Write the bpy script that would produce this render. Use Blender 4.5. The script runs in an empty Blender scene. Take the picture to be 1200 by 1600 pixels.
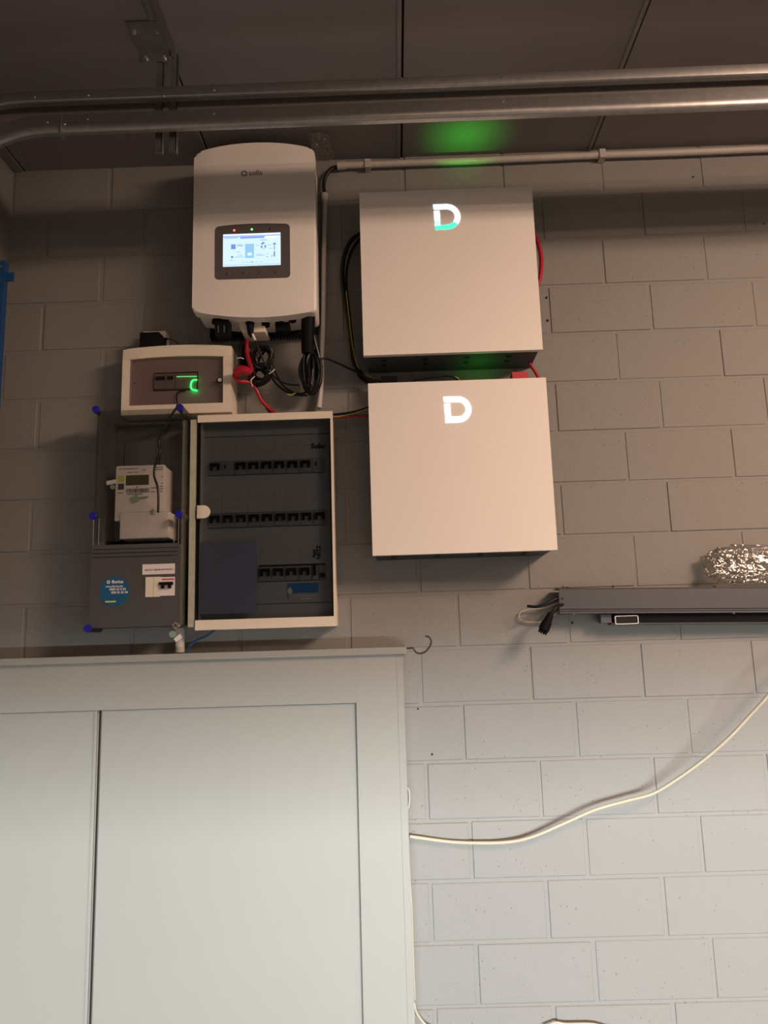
import bpy, bmesh, math, random
from mathutils import Vector, Matrix
random.seed(7)
S = bpy.context.scene
C = bpy.data.collections.new('garage'); S.collection.children.link(C)

# ------------------------------------------------------------------ camera
CAM = Vector((0.137, -2.862, 1.613)); PITCH, YAW, ROLL, FPX = 0.173, -0.011, -0.030, 1200.0
fwd = Vector((math.sin(YAW)*math.cos(PITCH), math.cos(YAW)*math.cos(PITCH), math.sin(PITCH)))
rgt0 = Vector((math.cos(YAW), -math.sin(YAW), 0)); up0 = rgt0.cross(fwd)
RGT = rgt0*math.cos(ROLL) + up0*math.sin(ROLL); UPV = -rgt0*math.sin(ROLL) + up0*math.cos(ROLL)
cd = bpy.data.cameras.new('camera'); co = bpy.data.objects.new('camera', cd); C.objects.link(co)
m = Matrix((RGT, UPV, -fwd)).transposed().to_4x4(); m.translation = CAM
co.matrix_world = m
cd.sensor_fit = 'VERTICAL'; cd.sensor_height = 36.0; cd.sensor_width = 27.0; cd.lens = FPX/1600*36.0
cd.clip_start = 0.05; cd.clip_end = 60
S.camera = co

def at(px, py, Y):
    """the point of the plane y = Y that was measured at this place of the photograph"""
    d = RGT*((px-600)/FPX) - UPV*((py-800)/FPX) + fwd
    return CAM + d*((Y-CAM.y)/d.y)

# ------------------------------------------------------------------ light
S.view_settings.view_transform = 'Standard'; S.view_settings.look = 'None'
S.view_settings.exposure = 0.0; S.view_settings.gamma = 1.0; S.view_settings.use_curve_mapping = False
w = bpy.data.worlds.new('world'); S.world = w; w.use_nodes = True
w.node_tree.nodes['Background'].inputs[0].default_value = (.75, .85, 1, 1)
w.node_tree.nodes['Background'].inputs[1].default_value = 0.06

def area(name, loc, target, sx, sy, power, color, spread=180):
    l = bpy.data.lights.new(name, 'AREA'); l.shape = 'RECTANGLE'; l.size = sx; l.size_y = sy
    l.energy = power; l.color = color; l.spread = math.radians(spread)
    o = bpy.data.objects.new(name, l); C.objects.link(o); o.location = loc
    o.rotation_euler = (Vector(target)-Vector(loc)).to_track_quat('-Z', 'Y').to_euler()
    return o
WARM = (1.0, .675, .49)
for i, (x, y, z, p) in enumerate(((.8, -3.0, 3.54, 6), (2.9, -2.5, 3.555, 70), (2.95, -3.0, 3.49, 68), (3.05, -3.6, 3.36, 66), (6.0, -3.0, 3.1, 66))):
    area('ceiling_tube_light', (x, y, z), (x-.35, y+.50, z-1.945), 1.1, .22, p, WARM)
# low daylight through an opening added behind the camera to limit its height
area('low_daylight', (1.6, -7.0, 0.2), (1.3, 0, 0.75), 5.5, .38, 850, (.89, .965, .975))

# ------------------------------------------------------------------ materials
def mat(name, col, rough=.5, metal=0., spec=.5, var=.06, nscale=8., bump=0., bscale=60., emit=None, estr=0., coat=0.):
    mt = bpy.data.materials.new(name); mt.use_nodes = True
    nt = mt.node_tree; b = nt.nodes['Principled BSDF']
    b.inputs['Roughness'].default_value = rough; b.inputs['Metallic'].default_value = metal
    b.inputs['Specular IOR Level'].default_value = spec; b.inputs['Coat Weight'].default_value = coat
    tc = nt.nodes.new('ShaderNodeTexCoord'); nz = nt.nodes.new('ShaderNodeTexNoise')
    nz.inputs['Scale'].default_value = nscale; nz.inputs['Detail'].default_value = 4
    nt.links.new(tc.outputs['Object'], nz.inputs['Vector'])
    mx = nt.nodes.new('ShaderNodeMix'); mx.data_type = 'RGBA'
    mx.inputs[6].default_value = tuple(c*(1-var) for c in col)+(1,); mx.inputs[7].default_value = tuple(min(1, c*(1+var)) for c in col)+(1,)
    nt.links.new(nz.outputs['Fac'], mx.inputs[0]); nt.links.new(mx.outputs[2], b.inputs['Base Color'])
    if bump:
        n2 = nt.nodes.new('ShaderNodeTexNoise'); n2.inputs['Scale'].default_value = bscale; n2.inputs['Detail'].default_value = 5
        nt.links.new(tc.outputs['Object'], n2.inputs['Vector'])
        bp = nt.nodes.new('ShaderNodeBump'); bp.inputs['Strength'].default_value = bump; bp.inputs['Distance'].default_value = .002
        nt.links.new(n2.outputs['Fac'], bp.inputs['Height']); nt.links.new(bp.outputs['Normal'], b.inputs['Normal'])
    if emit:
        b.inputs['Emission Color'].default_value = emit+(1,); b.inputs['Emission Strength'].default_value = estr
    return mt

def wall_mat():
    mt = mat('painted_block', (.243, .239, .228), .62, var=.035, nscale=2.5, spec=.35)
    nt = mt.node_tree; b = nt.nodes['Principled BSDF']; tc = [n for n in nt.nodes if n.type == 'TEX_COORD'][0]
    n1 = nt.nodes.new('ShaderNodeTexNoise'); n1.inputs['Scale'].default_value = 120; n1.inputs['Detail'].default_value = 3
    n3 = nt.nodes.new('ShaderNodeTexNoise'); n3.inputs['Scale'].default_value = 18; n3.inputs['Detail'].default_value = 4
    vo = nt.nodes.new('ShaderNodeTexVoronoi'); vo.inputs['Scale'].default_value = 42
    n4 = nt.nodes.new('ShaderNodeTexNoise'); n4.inputs['Scale'].default_value = 9
    for n in (n1, n3, vo, n4): nt.links.new(tc.outputs['Object'], n.inputs['Vector'])
    # small pits: cells whose centre distance is tiny, kept only in patches
    ad = nt.nodes.new('ShaderNodeMath'); ad.operation = 'MULTIPLY_ADD'; ad.inputs[1].default_value = -.30; ad.inputs[2].default_value = .235
    nt.links.new(n4.outputs['Fac'], ad.inputs[0])       # threshold falls where the patch noise is high
    lt = nt.nodes.new('ShaderNodeMath'); lt.operation = 'SUBTRACT'; nt.links.new(ad.outputs[0], lt.inputs[0]); nt.links.new(vo.outputs['Distance'], lt.inputs[1])
    cl = nt.nodes.new('ShaderNodeMath'); cl.operation = 'MULTIPLY'; cl.use_clamp = True; cl.inputs[1].default_value = 18
    nt.links.new(lt.outputs[0], cl.inputs[0])
    s1 = nt.nodes.new('ShaderNodeMath'); s1.operation = 'MULTIPLY_ADD'; s1.inputs[1].default_value = .35
    nt.links.new(n1.outputs['Fac'], s1.inputs[0]); nt.links.new(n3.outputs['Fac'], s1.inputs[2])
    s2 = nt.nodes.new('ShaderNodeMath'); s2.operation = 'SUBTRACT'; nt.links.new(s1.outputs[0], s2.inputs[0]); nt.links.new(cl.outputs[0], s2.inputs[1])
    bp = nt.nodes.new('ShaderNodeBump'); bp.inputs['Strength'].default_value = .75; bp.inputs['Distance'].default_value = .003
    nt.links.new(s2.outputs[0], bp.inputs['Height']); nt.links.new(bp.outputs['Normal'], b.inputs['Normal'])
    return mt

def clear_mat(name, tint, gloss=.08, rough=.05, bump=0., facing=.25):
    """thin clear plastic: tinted see-through with a fresnel sheen"""
    mt = bpy.data.materials.new(name); mt.use_nodes = True; nt = mt.node_tree; nt.nodes.clear()
    out = nt.nodes.new('ShaderNodeOutputMaterial'); tr = nt.nodes.new('ShaderNodeBsdfTransparent'); tr.inputs[0].default_value = tint+(1,)
    gl = nt.nodes.new('ShaderNodeBsdfGlossy'); gl.inputs['Roughness'].default_value = rough
    lw = nt.nodes.new('ShaderNodeLayerWeight'); lw.inputs['Blend'].default_value = facing
    ma = nt.nodes.new('ShaderNodeMath'); ma.operation = 'MULTIPLY_ADD'; ma.inputs[1].default_value = .5; ma.inputs[2].default_value = gloss; ma.use_clamp = True
    nt.links.new(lw.outputs['Fresnel'], ma.inputs[0])
    mx = nt.nodes.new('ShaderNodeMixShader'); nt.links.new(ma.outputs[0], mx.inputs[0]); nt.links.new(tr.outputs[0], mx.inputs[1]); nt.links.new(gl.outputs[0], mx.inputs[2])
    if bump:
        tc = nt.nodes.new('ShaderNodeTexCoord'); n2 = nt.nodes.new('ShaderNodeTexNoise'); n2.inputs['Scale'].default_value = 13; n2.inputs['Distortion'].default_value = 2.5
        nt.links.new(tc.outputs['Object'], n2.inputs['Vector'])
        bp = nt.nodes.new('ShaderNodeBump'); bp.inputs['Strength'].default_value = bump; bp.inputs['Distance'].default_value = .02
        nt.links.new(n2.outputs['Fac'], bp.inputs['Height']); nt.links.new(bp.outputs['Normal'], gl.inputs['Normal']); nt.links.new(bp.outputs['Normal'], lw.inputs['Normal'])
    nt.links.new(mx.outputs[0], out.inputs[0])
    return mt

M = dict(
 wall=wall_mat(),
 ceil=mat('ceiling_panel', (.235, .218, .222), .75, var=.08, nscale=3, bump=.2),
 gap=mat('dark_gap', (.015, .014, .014), .9),
 seam=mat('panel_seam', (.24, .215, .205), .7),
 floor=mat('concrete_floor', (.15, .128, .112), .7, var=.12, nscale=3, bump=.3),
 white=mat('white_powder_coat', (.90, .87, .83), .38, var=.015, bump=.05, bscale=300),
 cream=mat('cream_plastic', (.80, .735, .62), .45, var=.03),
 wood=mat('painted_board', (.298, .294, .270), .55, var=.025, nscale=4, bump=.08, bscale=40),
 black=mat('black_plastic', (.010, .010, .011), .5, spec=.05, var=.2),
 cable=mat('black_cable', (.008, .008, .009), .33, spec=.3, var=.2),
 dark=mat('dark_grey_steel', (.045, .055, .06), .5),
 bezel=mat('grey_bezel', (.12, .112, .108), .4),
 meterbox=mat('grey_polyester', (.075, .075, .078), .5, var=.08, bump=.1),
 meterbox2=mat('grey_polyester_inside', (.06, .06, .061), .55, var=.08),
 galv=mat('galvanised_steel', (.40, .405, .405), .36, 1.0, var=.25, nscale=35),
 plate=mat('dull_steel_plate', (.22, .21, .20), .5, .6, var=.2, nscale=20),
 screwm=mat('bright_steel', (.8, .8, .8), .18, 1.),
 alu=mat('grey_anodised', (.085, .09, .108), .45, .25, var=.12, nscale=50),
 pipe=mat('painted_conduit', (.50, .475, .44), .5, var=.1, nscale=30),
 blue=mat('blue_paint', (.010, .075, .24), .4, var=.15),
 cap=mat('blue_cap', (.012, .012, .36), .4),
 red=mat('red_cable', (.42, .007, .03), .35, var=.1),
 redp=mat('red_plastic', (.55, .03, .05), .4),
 yel=mat('yellow_green_wire', (.45, .40, .08), .4),
 bcable=mat('blue_wire', (.02, .08, .25), .4),
 wcable=mat('cream_cable', (.47, .44, .34), .45, var=.05),
 iron=mat('dark_iron', (.07, .06, .055), .4, .6),
 meter=mat('pale_meter_plastic', (.74, .66, .63), .45, var=.02),
 lcd=mat('olive_lcd', (.045, .04, .012), .25),
 lime=mat('lime_sticker', (.42, .48, .05), .5),
 ink=mat('black_ink', (.02, .02, .02), .6),
 greyink=mat('grey_ink', (.33, .28, .27), .6),
 paper=mat('white_paper', (.80, .74, .74), .6, var=.02),
 bpaper=mat('blue_grey_paper', (.30, .33, .46), .6, var=.05),
 inner=mat('pale_inner_cover', (.46, .46, .46), .5),
 breaker=mat('grey_breaker', (.30, .30, .30), .5),
 stickb=mat('blue_sticker', (.01, .105, .23), .4),
 stickb2=mat('bright_blue_sticker', (.03, .20, .48), .5),
 yellow=mat('yellow_sticker', (.65, .62, .08), .5),
 seal=mat('green_seal', (.25, .36, .27), .35),
 foam=mat('foam_strip', (.42, .42, .34), .8, var=.2, nscale=60, bump=.5),
 smoke=clear_mat('smoked_clear', (.65, .67, .685), .012, .12),
 smoke2=clear_mat('smoked_brown_clear', (.84, .77, .78), .035, .2),
 clear=clear_mat('clear_cover', (.95, .96, .95), .02, .08),
 film=clear_mat('crumpled_film', (.93, .93, .92), .045, .07, bump=.55, facing=.45),
 led_w=mat('white_led', (.9, .9, .9), emit=(.9, .95, 1.0), estr=2.6),
 led_g=mat('green_led', (.2, .8, .5), emit=(.0, .85, .38), estr=1.6),
 led_t=mat('teal_led', (.4, .8, .8), emit=(.35, 1.0, .95), estr=1.6),
 led_pg=mat('pale_green_led', (.6, .9, .7), emit=(.60, 1.0, .75), estr=1.4),
 dotg=mat('green_dot', (.1, .8, .2), emit=(.15, 1.0, .25), estr=3.),
 dotr=mat('red_dot', (.8, .1, .1), emit=(1.0, .12, .10), estr=3.),
 ringg=mat('green_ring', (.1, .8, .2), emit=(.02, 1.0, .10), estr=7.),
 strip=mat('green_strip', (.1, .8, .2), emit=(.05, 1.0, .05), estr=2.),
 scr=mat('screen_blue', (.3, .4, .5), .3, emit=(.58, .80, 1.0), estr=1.05),
 scr2=mat('screen_bar', (.1, .2, .5), .3, emit=(.17, .27, .75), estr=1.0),
 scr3=mat('screen_icon', (.2, .4, .5), .3, emit=(.27, .55, .85), estr=.95),
 scr4=mat('screen_ink', (.1, .2, .3), .3, emit=(.20, .30, .45), estr=.9),
 scrw=mat('screen_white', (.8, .9, .9), .3, emit=(.85, .95, 1.0), estr=1.1),
)

# ------------------------------------------------------------------ mesh helpers
class MB:
    def __init__(s): s.bm = bmesh.new()
    def _bev(s, faces, r, seg=2):
        if r <= 0: return
        es = {e for f in faces for e in f.edges if len(e.link_faces) == 2 and e.calc_face_angle(0) > .5}
        bmesh.ops.bevel(s.bm, geom=list(es), offset=r, segments=seg, profile=.5, affect='EDGES', clamp_overlap=True)
    def box(s, x0, x1, y0, y1, z0, z1, r=0., seg=2):
        v = [s.bm.verts.new(p) for p in ((x0,y0,z0),(x1,y0,z0),(x1,y1,z0),(x0,y1,z0),(x0,y0,z1),(x1,y0,z1),(x1,y1,z1),(x0,y1,z1))]
        f = [s.bm.faces.new([v[i] for i in q]) for q in ((3,2,1,0),(4,5,6,7),(0,1,5,4),(1,2,6,5),(2,3,7,6),(3,0,4,7))]
        s._bev(f, r, seg); return s
    def obox(s, c, ax, az, sx, sy, sz, r=0.):
        """box at centre c, its local x along ax and z along az"""
        ax = Vector(ax).normalized(); az = Vector(az); az = (az-ax*az.dot(ax)).normalized(); ay = az.cross(ax); c = Vector(c)
        v = [s.bm.verts.new(c+ax*(a*sx/2)+ay*(b*sy/2)+az*(d*sz/2)) for d in (-1,1) for a, b in ((-1,-1),(1,-1),(1,1),(-1,1))]
        f = [s.bm.faces.new([v[i] for i in q]) for q in ((3,2,1,0),(4,5,6,7),(0,1,5,4),(1,2,6,5),(2,3,7,6),(3,0,4,7))]
        s._bev(f, r); return s
    def prism(s, pts, y0, y1, r=0., seg=2):
        """outline of (x, z) points pushed from y0 (near the room) to y1"""
        a = [s.bm.verts.new((x, y0, z)) for x, z in pts]; b = [s.bm.verts.new((x, y1, z)) for x, z in pts]
        n = len(pts); fs = [s.bm.faces.new(a), s.bm.faces.new(b[::-1])]
        sd = [s.bm.faces.new([a[(i+1) % n], a[i], b[i], b[(i+1) % n]]) for i in range(n)]
        if r > 0:
            es = list(fs[0].edges)
            bmesh.ops.bevel(s.bm, geom=es, offset=r, segments=seg, profile=.5, affect='EDGES', clamp_overlap=True)
        return s
    def ring(s, outer, inner, y0, y1):
        n = len(outer); mk = lambda P, y: [s.bm.verts.new((x, y, z)) for x, z in P]
        a, b, c, d = mk(outer, y0), mk(inner, y0), mk(outer, y1), mk(inner, y1)
        for i in range(n):
            j = (i+1) % n
            for q in ((a[i],a[j],b[j],b[i]), (c[j],c[i],d[i],d[j]), (a[j],a[i],c[i],c[j]), (b[i],b[j],d[j],d[i])): s.bm.faces.new(q)
        return s
    def cyl(s, c, ax, r, h, n=20, r2=None):
        ax = Vector(ax).normalized(); c = Vector(c); t = ax.orthogonal().normalized(); u = ax.cross(t); r2 = r if r2 is None else r2
        a = [s.bm.verts.new(c+(t*math.cos(k*math.tau/n)+u*math.sin(k*math.tau/n))*r) for k in range(n)]
        b = [s.bm.verts.new(c+ax*h+(t*math.cos(k*math.tau/n)+u*math.sin(k*math.tau/n))*r2) for k in range(n)]
        s.bm.faces.new(a[::-1]); s.bm.faces.new(b)
        for k in range(n): s.bm.faces.new((a[k], a[(k+1) % n], b[(k+1) % n], b[k]))
        return s
    def tube(s, pts, r, n=10, sub=6, hollow=False):
        P = [Vector(p) for p in pts]
        if sub > 1 and len(P) > 2:
            Q = []
            E = [P[0]*2-P[1]]+P+[P[-1]*2-P[-2]]
            for i in range(1, len(E)-2):
                p0, p1, p2, p3 = E[i-1:i+3]
                for k in range(sub):
                    t = k/sub
                    Q.append(.5*((2*p1)+(p2-p0)*t+(2*p0-5*p1+4*p2-p3)*t*t+(3*p1-p0-3*p2+p3)*t**3))
            Q.append(P[-1]); P = Q
        T = [(P[min(i+1, len(P)-1)]-P[max(i-1, 0)]).normalized() for i in range(len(P))]
        nrm = T[0].orthogonal().normalized(); rings = []
        for i, p in enumerate(P):
            nrm = (nrm-T[i]*nrm.dot(T[i])).normalized(); bn = T[i].cross(nrm)
            rr = r(i/(len(P)-1)) if callable(r) else r
            rings.append([s.bm.verts.new(p+(nrm*math.cos(k*math.tau/n)+bn*math.sin(k*math.tau/n))*rr) for k in range(n)])
        for a, b in zip(rings, rings[1:]):
            for k in range(n): s.bm.faces.new((a[k], a[(k+1) % n], b[(k+1) % n], b[k]))
        s.bm.faces.new(rings[0][::-1]); s.bm.faces.new(rings[-1]); return s
    def sweep(s, prof, path, frames):
        """prof: (u, v) points; frames: (U, V) unit vectors per path point"""
        rings = [[s.bm.verts.new(Vector(p)+U*a+V*b) for a, b in prof] for p, (U, V) in zip(path, frames)]
        n = len(prof)
        for a, b in zip(rings, rings[1:]):
            for k in range(n): s.bm.faces.new((a[k], a[(k+1) % n], b[(k+1) % n], b[k]))
        s.bm.faces.new(rings[0][::-1]); s.bm.faces.new(rings[-1]); return s
    def text(s, body, x, y, z, size, bold=0., rot=0., squash=1.):
        """lettering standing in a plane y = const, facing the room, centred on (x, z)"""
        cu = bpy.data.curves.new('lettering', 'FONT'); cu.body = body; cu.size = size; cu.align_x = 'CENTER'; cu.align_y = 'CENTER'; cu.offset = bold; cu.extrude = .0004; cu.resolution_u = 3
        o = bpy.data.objects.new('lettering', cu); me = o.to_mesh()
        ca, sa = math.cos(rot), math.sin(rot)
        vs = [s.bm.verts.new((x+(v.co.x*ca*squash-v.co.y*sa), y-v.co.z, z+(v.co.x*sa*squash+v.co.y*ca))) for v in me.vertices]
        for p in me.polygons:
            try: s.bm.faces.new([vs[i] for i in p.vertices])
            except ValueError: pass
        o.to_mesh_clear(); bpy.data.objects.remove(o); bpy.data.curves.remove(cu); return s
    def done(s, name, material, parent=None, smooth=True, origin=None):
        bmesh.ops.recalc_face_normals(s.bm, faces=s.bm.faces)
        me = bpy.data.meshes.new(name)
        base = parent
        while base is not None and base.parent is not None: base = base.parent
        if base is not None: og = base.location.copy()
        elif origin is not None: og = Vector(origin)
        else:
            vs = s.bm.verts; og = Vector([(min(v.co[i] for v in vs)+max(v.co[i] for v in vs))/2 for i in range(3)])
        bmesh.ops.translate(s.bm, verts=s.bm.verts, vec=-og)
        s.bm.to_mesh(me); s.bm.free()
        if smooth:
            for p in me.polygons: p.use_smooth = True
            try: me.set_sharp_from_angle(angle=math.radians(38))
            except Exception: pass
        me.materials.append(M[material])
        o = bpy.data.objects.new(name, me); C.objects.link(o)
        if parent is not None: o.parent = parent
        else: o.location = og
        return o

def thing(name, label, cat, loc, group=None):
    o = bpy.data.objects.new(name, None); o.empty_display_size = .05; C.objects.link(o); o.location = loc
    o['label'] = label; o['category'] = cat
    if group: o['group'] = group
    return o
def tag(o, label, cat, group=None):
    o['label'] = label; o['category'] = cat
    if group: o['group'] = group
    return o
def struct(o): o['kind'] = 'structure'; return o
def copy_part(o, dx, dz, parent=None):
    c = o.copy(); C.objects.link(c); c.parent = parent or o.parent
    if parent is None: c.location = o.location+Vector((dx, 0, dz))
    for ch in list(o.children):
        k = ch.copy(); C.objects.link(k); k.parent = c; k.location = ch.location
    return c
def rrect(x0, x1, z0, z1, r, n=5):
    P = []
    for cx, cz, a0 in ((x1-r, z1-r, 0), (x0+r, z1-r, 90), (x0+r, z0+r, 180), (x1-r, z0+r, 270)):
        for k in range(n+1):
            a = math.radians(a0+90*k/n); P.append((cx+r*math.cos(a), cz+r*math.sin(a)))
    return P

# ------------------------------------------------------------------ room shell
XL, XR, YF, ZC = -1.384, 8.0, -4.6, 3.59
b = MB()
MW = .0065                                   # half the mortar joint
def block(x0, x1, z0, z1, y):
    c = .0022
    V = [b.bm.verts.new(p) for p in ((x0,.02,z0),(x1,.02,z0),(x1,.02,z1),(x0,.02,z1),(x0,y+c,z0),(x1,y+c,z0),(x1,y+c,z1),(x0,y+c,z1),
         (x0+c,y,z0+c),(x1-c,y,z0+c),(x1-c,y,z1-c),(x0+c,y,z1-c))]
    for q in ((8,9,10,11),(4,5,9,8),(5,6,10,9),(6,7,11,10),(7,4,8,11),(0,1,5,4),(1,2,6,5),(2,3,7,6),(3,0,4,7)):
        b.bm.faces.new([V[i] for i in q])
xo = {6: .77, 7: .218, 8: .768, 15: .205, 0: .776, 10: .772}
for r in range(18):
    z0, z1 = r*.2+MW, min((r+1)*.2, ZC+.02)-MW
    base = xo.get(r, .778 if r % 2 == 0 else .228)
    k = -7; 
    while True:
        a, c = base+k*.402, base+(k+1)*.402
        if a >= XR: break
        a2, c2 = max(a+MW, XL), min(c-MW, XR)
        if c2-a2 > .02:
            j = random.uniform
            block(a2+j(-.002, .002), c2+j(-.002, .002), z0+j(-.002, .001), z1+j(-.001, .002), j(-.0022, .0002))
        k += 1
b.box(XL, XR, .0022, .12, 0, ZC)
wb = struct(b.done('wall_back', 'wall', smooth=False, origin=(0, 0, 0)))
for px, py, r in ((854, 465, .0045), (855.5, 501, .005), (1083, 276.5, .0035), (1193, 350, .003), (675, 1178.5, .004), (653, 1107.5, .0035), (894, 973, .0045), (880, 917, .003), (958, 916, .003)):
    p = at(px, py, 0); q = MB().cyl((p.x, -.0026, p.z), (0, 1, 0), r, .004, 12); h = q.done('drill_hole', 'gap', wb)
struct(MB().box(XL-.12, XL, YF, .12, 0, ZC+.1).done('wall_left', 'wall'))
struct(MB().box(XR, XR+.12, YF, .12, 0, ZC+.1).done('wall_right', 'wall'))
b = MB(); b.box(XL-.12, XR+.12, YF-.12, YF, .60, ZC+.1); b.box(XL-.12, -1.2, YF-.12, YF, 0, .60); b.box(5.0, XR+.12, YF-.12, YF, 0, .60)  # unseen low opening is made up, its top edge cuts off the daylight
struct(b.done('wall_front', 'wall'))
struct(MB().box(XL-.2, XR+.2, -12, .12, -.1, 0).done('floor', 'floor'))
b = MB()
xs = [XL-.12]+[.221+.779*k for k in range(-2, 11)]+[XR+.12]
xs = [v for v in xs if XL-.13 <= v <= XR+.13]; xs.sort()
for a, c in zip(xs, xs[1:]):
    b.box(a+.004, c-.004, YF, .12, ZC, ZC+.05, .002, 1)
ce = struct(b.done('ceiling', 'ceil', smooth=False))
struct(MB().box(XL-.12, XR+.12, YF-.12, .12, ZC+.05, ZC+.1).done('ceiling', 'gap'))
for i, v in enumerate(xs[1:-1]):
    if v > 1.9: break
    struct(MB().box(v-.018, v-.004, YF, -.002, ZC-.005, ZC+.002, .001, 1).done('trim_%d' % (i+1), 'seam'))

# ------------------------------------------------------------------ white wardrobe front (lower left)
YP = -.16
fx = lambda x: .137+(x-.137)*1.0225
cab = thing('wardrobe', 'pale grey painted wardrobe with recessed flat panels at the lower left', 'wardrobe', (-.6, -.11, 0))
MB().box(XL+.004, fx(.170), YP-.014, -.004, 1.5855, 1.609, .002).done('top_board', 'wood', cab)
b = MB(); b.box(XL+.004, fx(-.001), YP+.001, YP+.026, 1.425, 1.585); b.box(fx(-.004), fx(.134), YP, YP+.026, .0, 1.585, .003); b.done('front_frame', 'wood', cab)
MB().box(fx(.134)+.0005, fx(.157), YP+.001, -.004, 0, 1.585, .0025).done('side_panel', 'wood', cab)
def board(x0, x1, nm):
    c = .012
    q = MB(); q.prism([(x0, 0), (x1, 0), (x1, 1.428), (x0, 1.428)], YP+.010, YP+.024, .006, 1); return q.done(nm, 'wood', cab)
board(fx(-.868), fx(-.004)-.0005, 'door_panel'); board(XL+.004, fx(-.8755), 'door_panel')
MB().box(fx(-.8755), fx(-.868), YP+.02, YP+.0235, 0, 1.424).done('panel_gap', 'gap', cab)
MB().box(fx(-.885), fx(-.8765), YP+.004, YP+.014, 0, 1.424, .002).done('edge_strip', 'wood', cab)

# steel hook screwed in the end of the top board
P = [at(x, y, YP+.03) for x, y in ((628, 1013), (640, 1013), (645, 1012.5), (650, 1019), (657, 1021), (665, 1018), (672, 1009), (673.5, 1001), (670, 995), (664.5, 994))]
tag(MB().tube(P, .0032, 10).done('screw_hook', 'iron'), 'dark steel screw hook at the right end of the wardrobe top', 'hook')

# ------------------------------------------------------------------ garage door tracks
YR = -.68
def track(zt, zw, zf, dropx, R, label, name='door_track'):
    # profile: u towards the wall, v up; flat web above, rounded roller bead below
    t = .0022; web = zt-zw; hh = zt-zf
    arc = [(.024*(1-math.cos(a))*.5+(.012 if a > 1.4 else 0)*(a-1.4), -web-(hh-web)*math.sin(a)) for a in [k*math.pi/2/6 for k in range(7)]]
    outer = [(0, 0)]+arc+[(.026, -hh)]
    prof = [(.010, 0), (.010, -t), (t, -t)]+[(u+t, v+(t if v < -web-.002 else 0)) for u, v in arc]+[(.024, -hh+.001+t)]+outer[::-1]
    path, fr = [], []
    U = Vector((0, 1, 0))
    n = 14
    for k in range(n, -1, -1):
        a = math.radians(80)*k/n
        path.append(Vector((dropx-R*math.sin(a), YR, zt-R*(1-math.cos(a))))); fr.append((U, Vector((-math.sin(a), 0, math.cos(a)))))
    path.append(Vector((XR-.002, YR, zt))); fr.append((U, Vector((0, 0, 1))))
    o = thing(name, label, 'track', (0, YR, zt))
    MB().sweep(prof, path, fr).done('channel', 'galv', o)
    return o
zr = lambda py: at(600, py, YR).z
up = track(zr(122), zr(136), at(600, 146, YR+.024).z, -1.0, .55, 'upper galvanised steel garage door track, bending down at left')
lo = track(zr(160), zr(175), at(600, 193, YR+.024).z, -.925, .42, 'lower galvanised steel garage door track, closest above the white boxes')
def screw(px, py, par, y=YR):
    p = at(px, py, y); q = MB(); q.cyl((p.x, y-.003, p.z), (0, 1, 0), .0025, .004, 12, .0042); q.done('screw', 'screwm', par)
for x, y in ((334, 141), (785, 121.5), (255, 149.5), (138, 149), (54, 152)): screw(x, y, up)
for x, y in ((334, 177.5), (786, 158.5), (137, 186), (101, 194), (74, 191)): screw(x, y, lo)
p = at(95, 180, YR); MB().box(p.x-.004, p.x+.003, YR-.003, YR+.034, zr(188), zr(158), .001).done('joint_plate', 'galv', lo)
# hanger between ceiling and tracks
YH = YR+.045
hg = thing('track_hanger', 'galvanised steel bracket hanging the door tracks from the ceiling', 'bracket', (-.55, YH, ZC))
xa = at(272, 100, YH).x
b = MB(); b.box(xa-.05, xa, -1.9, YH, ZC-.004, ZC-.0005); b.box(xa-.003, xa+.001, -1.9, YH, ZC-.05, ZC-.001); b.done('ceiling_angle', 'galv', hg)
b = MB(); b.box(xa-.125, xa-.012, YH-.11, YH-.001, ZC-.007, ZC-.004, .001); b.box(xa-.115, xa-.015, YH-.004, YH-.001, ZC-.06, ZC-.005, .001); b.done('plate', 'galv', hg)
zl = zr(211)
for px in (249, 271):
    x = at(px, 150, YH).x
    b = MB(); b.box(x-.011, x+.011, YH+.001, YH+.004, zl, ZC-.03); b.box(x+.009, x+.011, YH+.001, YH+.022, zl+.004, ZC-.03); b.done('strap', 'galv', hg)
for dx in (-.11, -.035):
    MB().cyl((xa+dx, YH-.07, ZC-.014), (0, 0, 1), .006, .008, 6).done('bolt', 'screwm', hg)
for dx in (-.09, -.03): MB().cyl((xa+dx, YH-.010, ZC-.048), (0, 1, 0), .006, .007, 6).done('bolt', 'screwm', hg)
tag(MB().box(XL+.004, XR-.002, YH+.006, YH+.009, at(600, 180, YH).z, at(600, 124, YH).z).done('mounting_plate', 'plate'), 'long dark steel plate running behind both door tracks', 'plate')
# blue upright at the left edge
bl = thing('rack_upright', 'blue painted steel upright at the left edge in front of the side wall', 'post', (-1.36, -.11, 0))
MB().box(XL+.002, -1.328, -.13, -.10, 1.612, 3.125, .003).done('post', 'blue', bl)
MB().box(-1.329, -1.297, -.118, -.112, 3.045, 3.08, .002).done('tab', 'blue', bl)
p = at(2, 417, -.131); MB().cyl((p.x, -.135, p.z), (0, 1, 0), .006, .005, 12).done('bolt', 'galv', bl)

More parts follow.
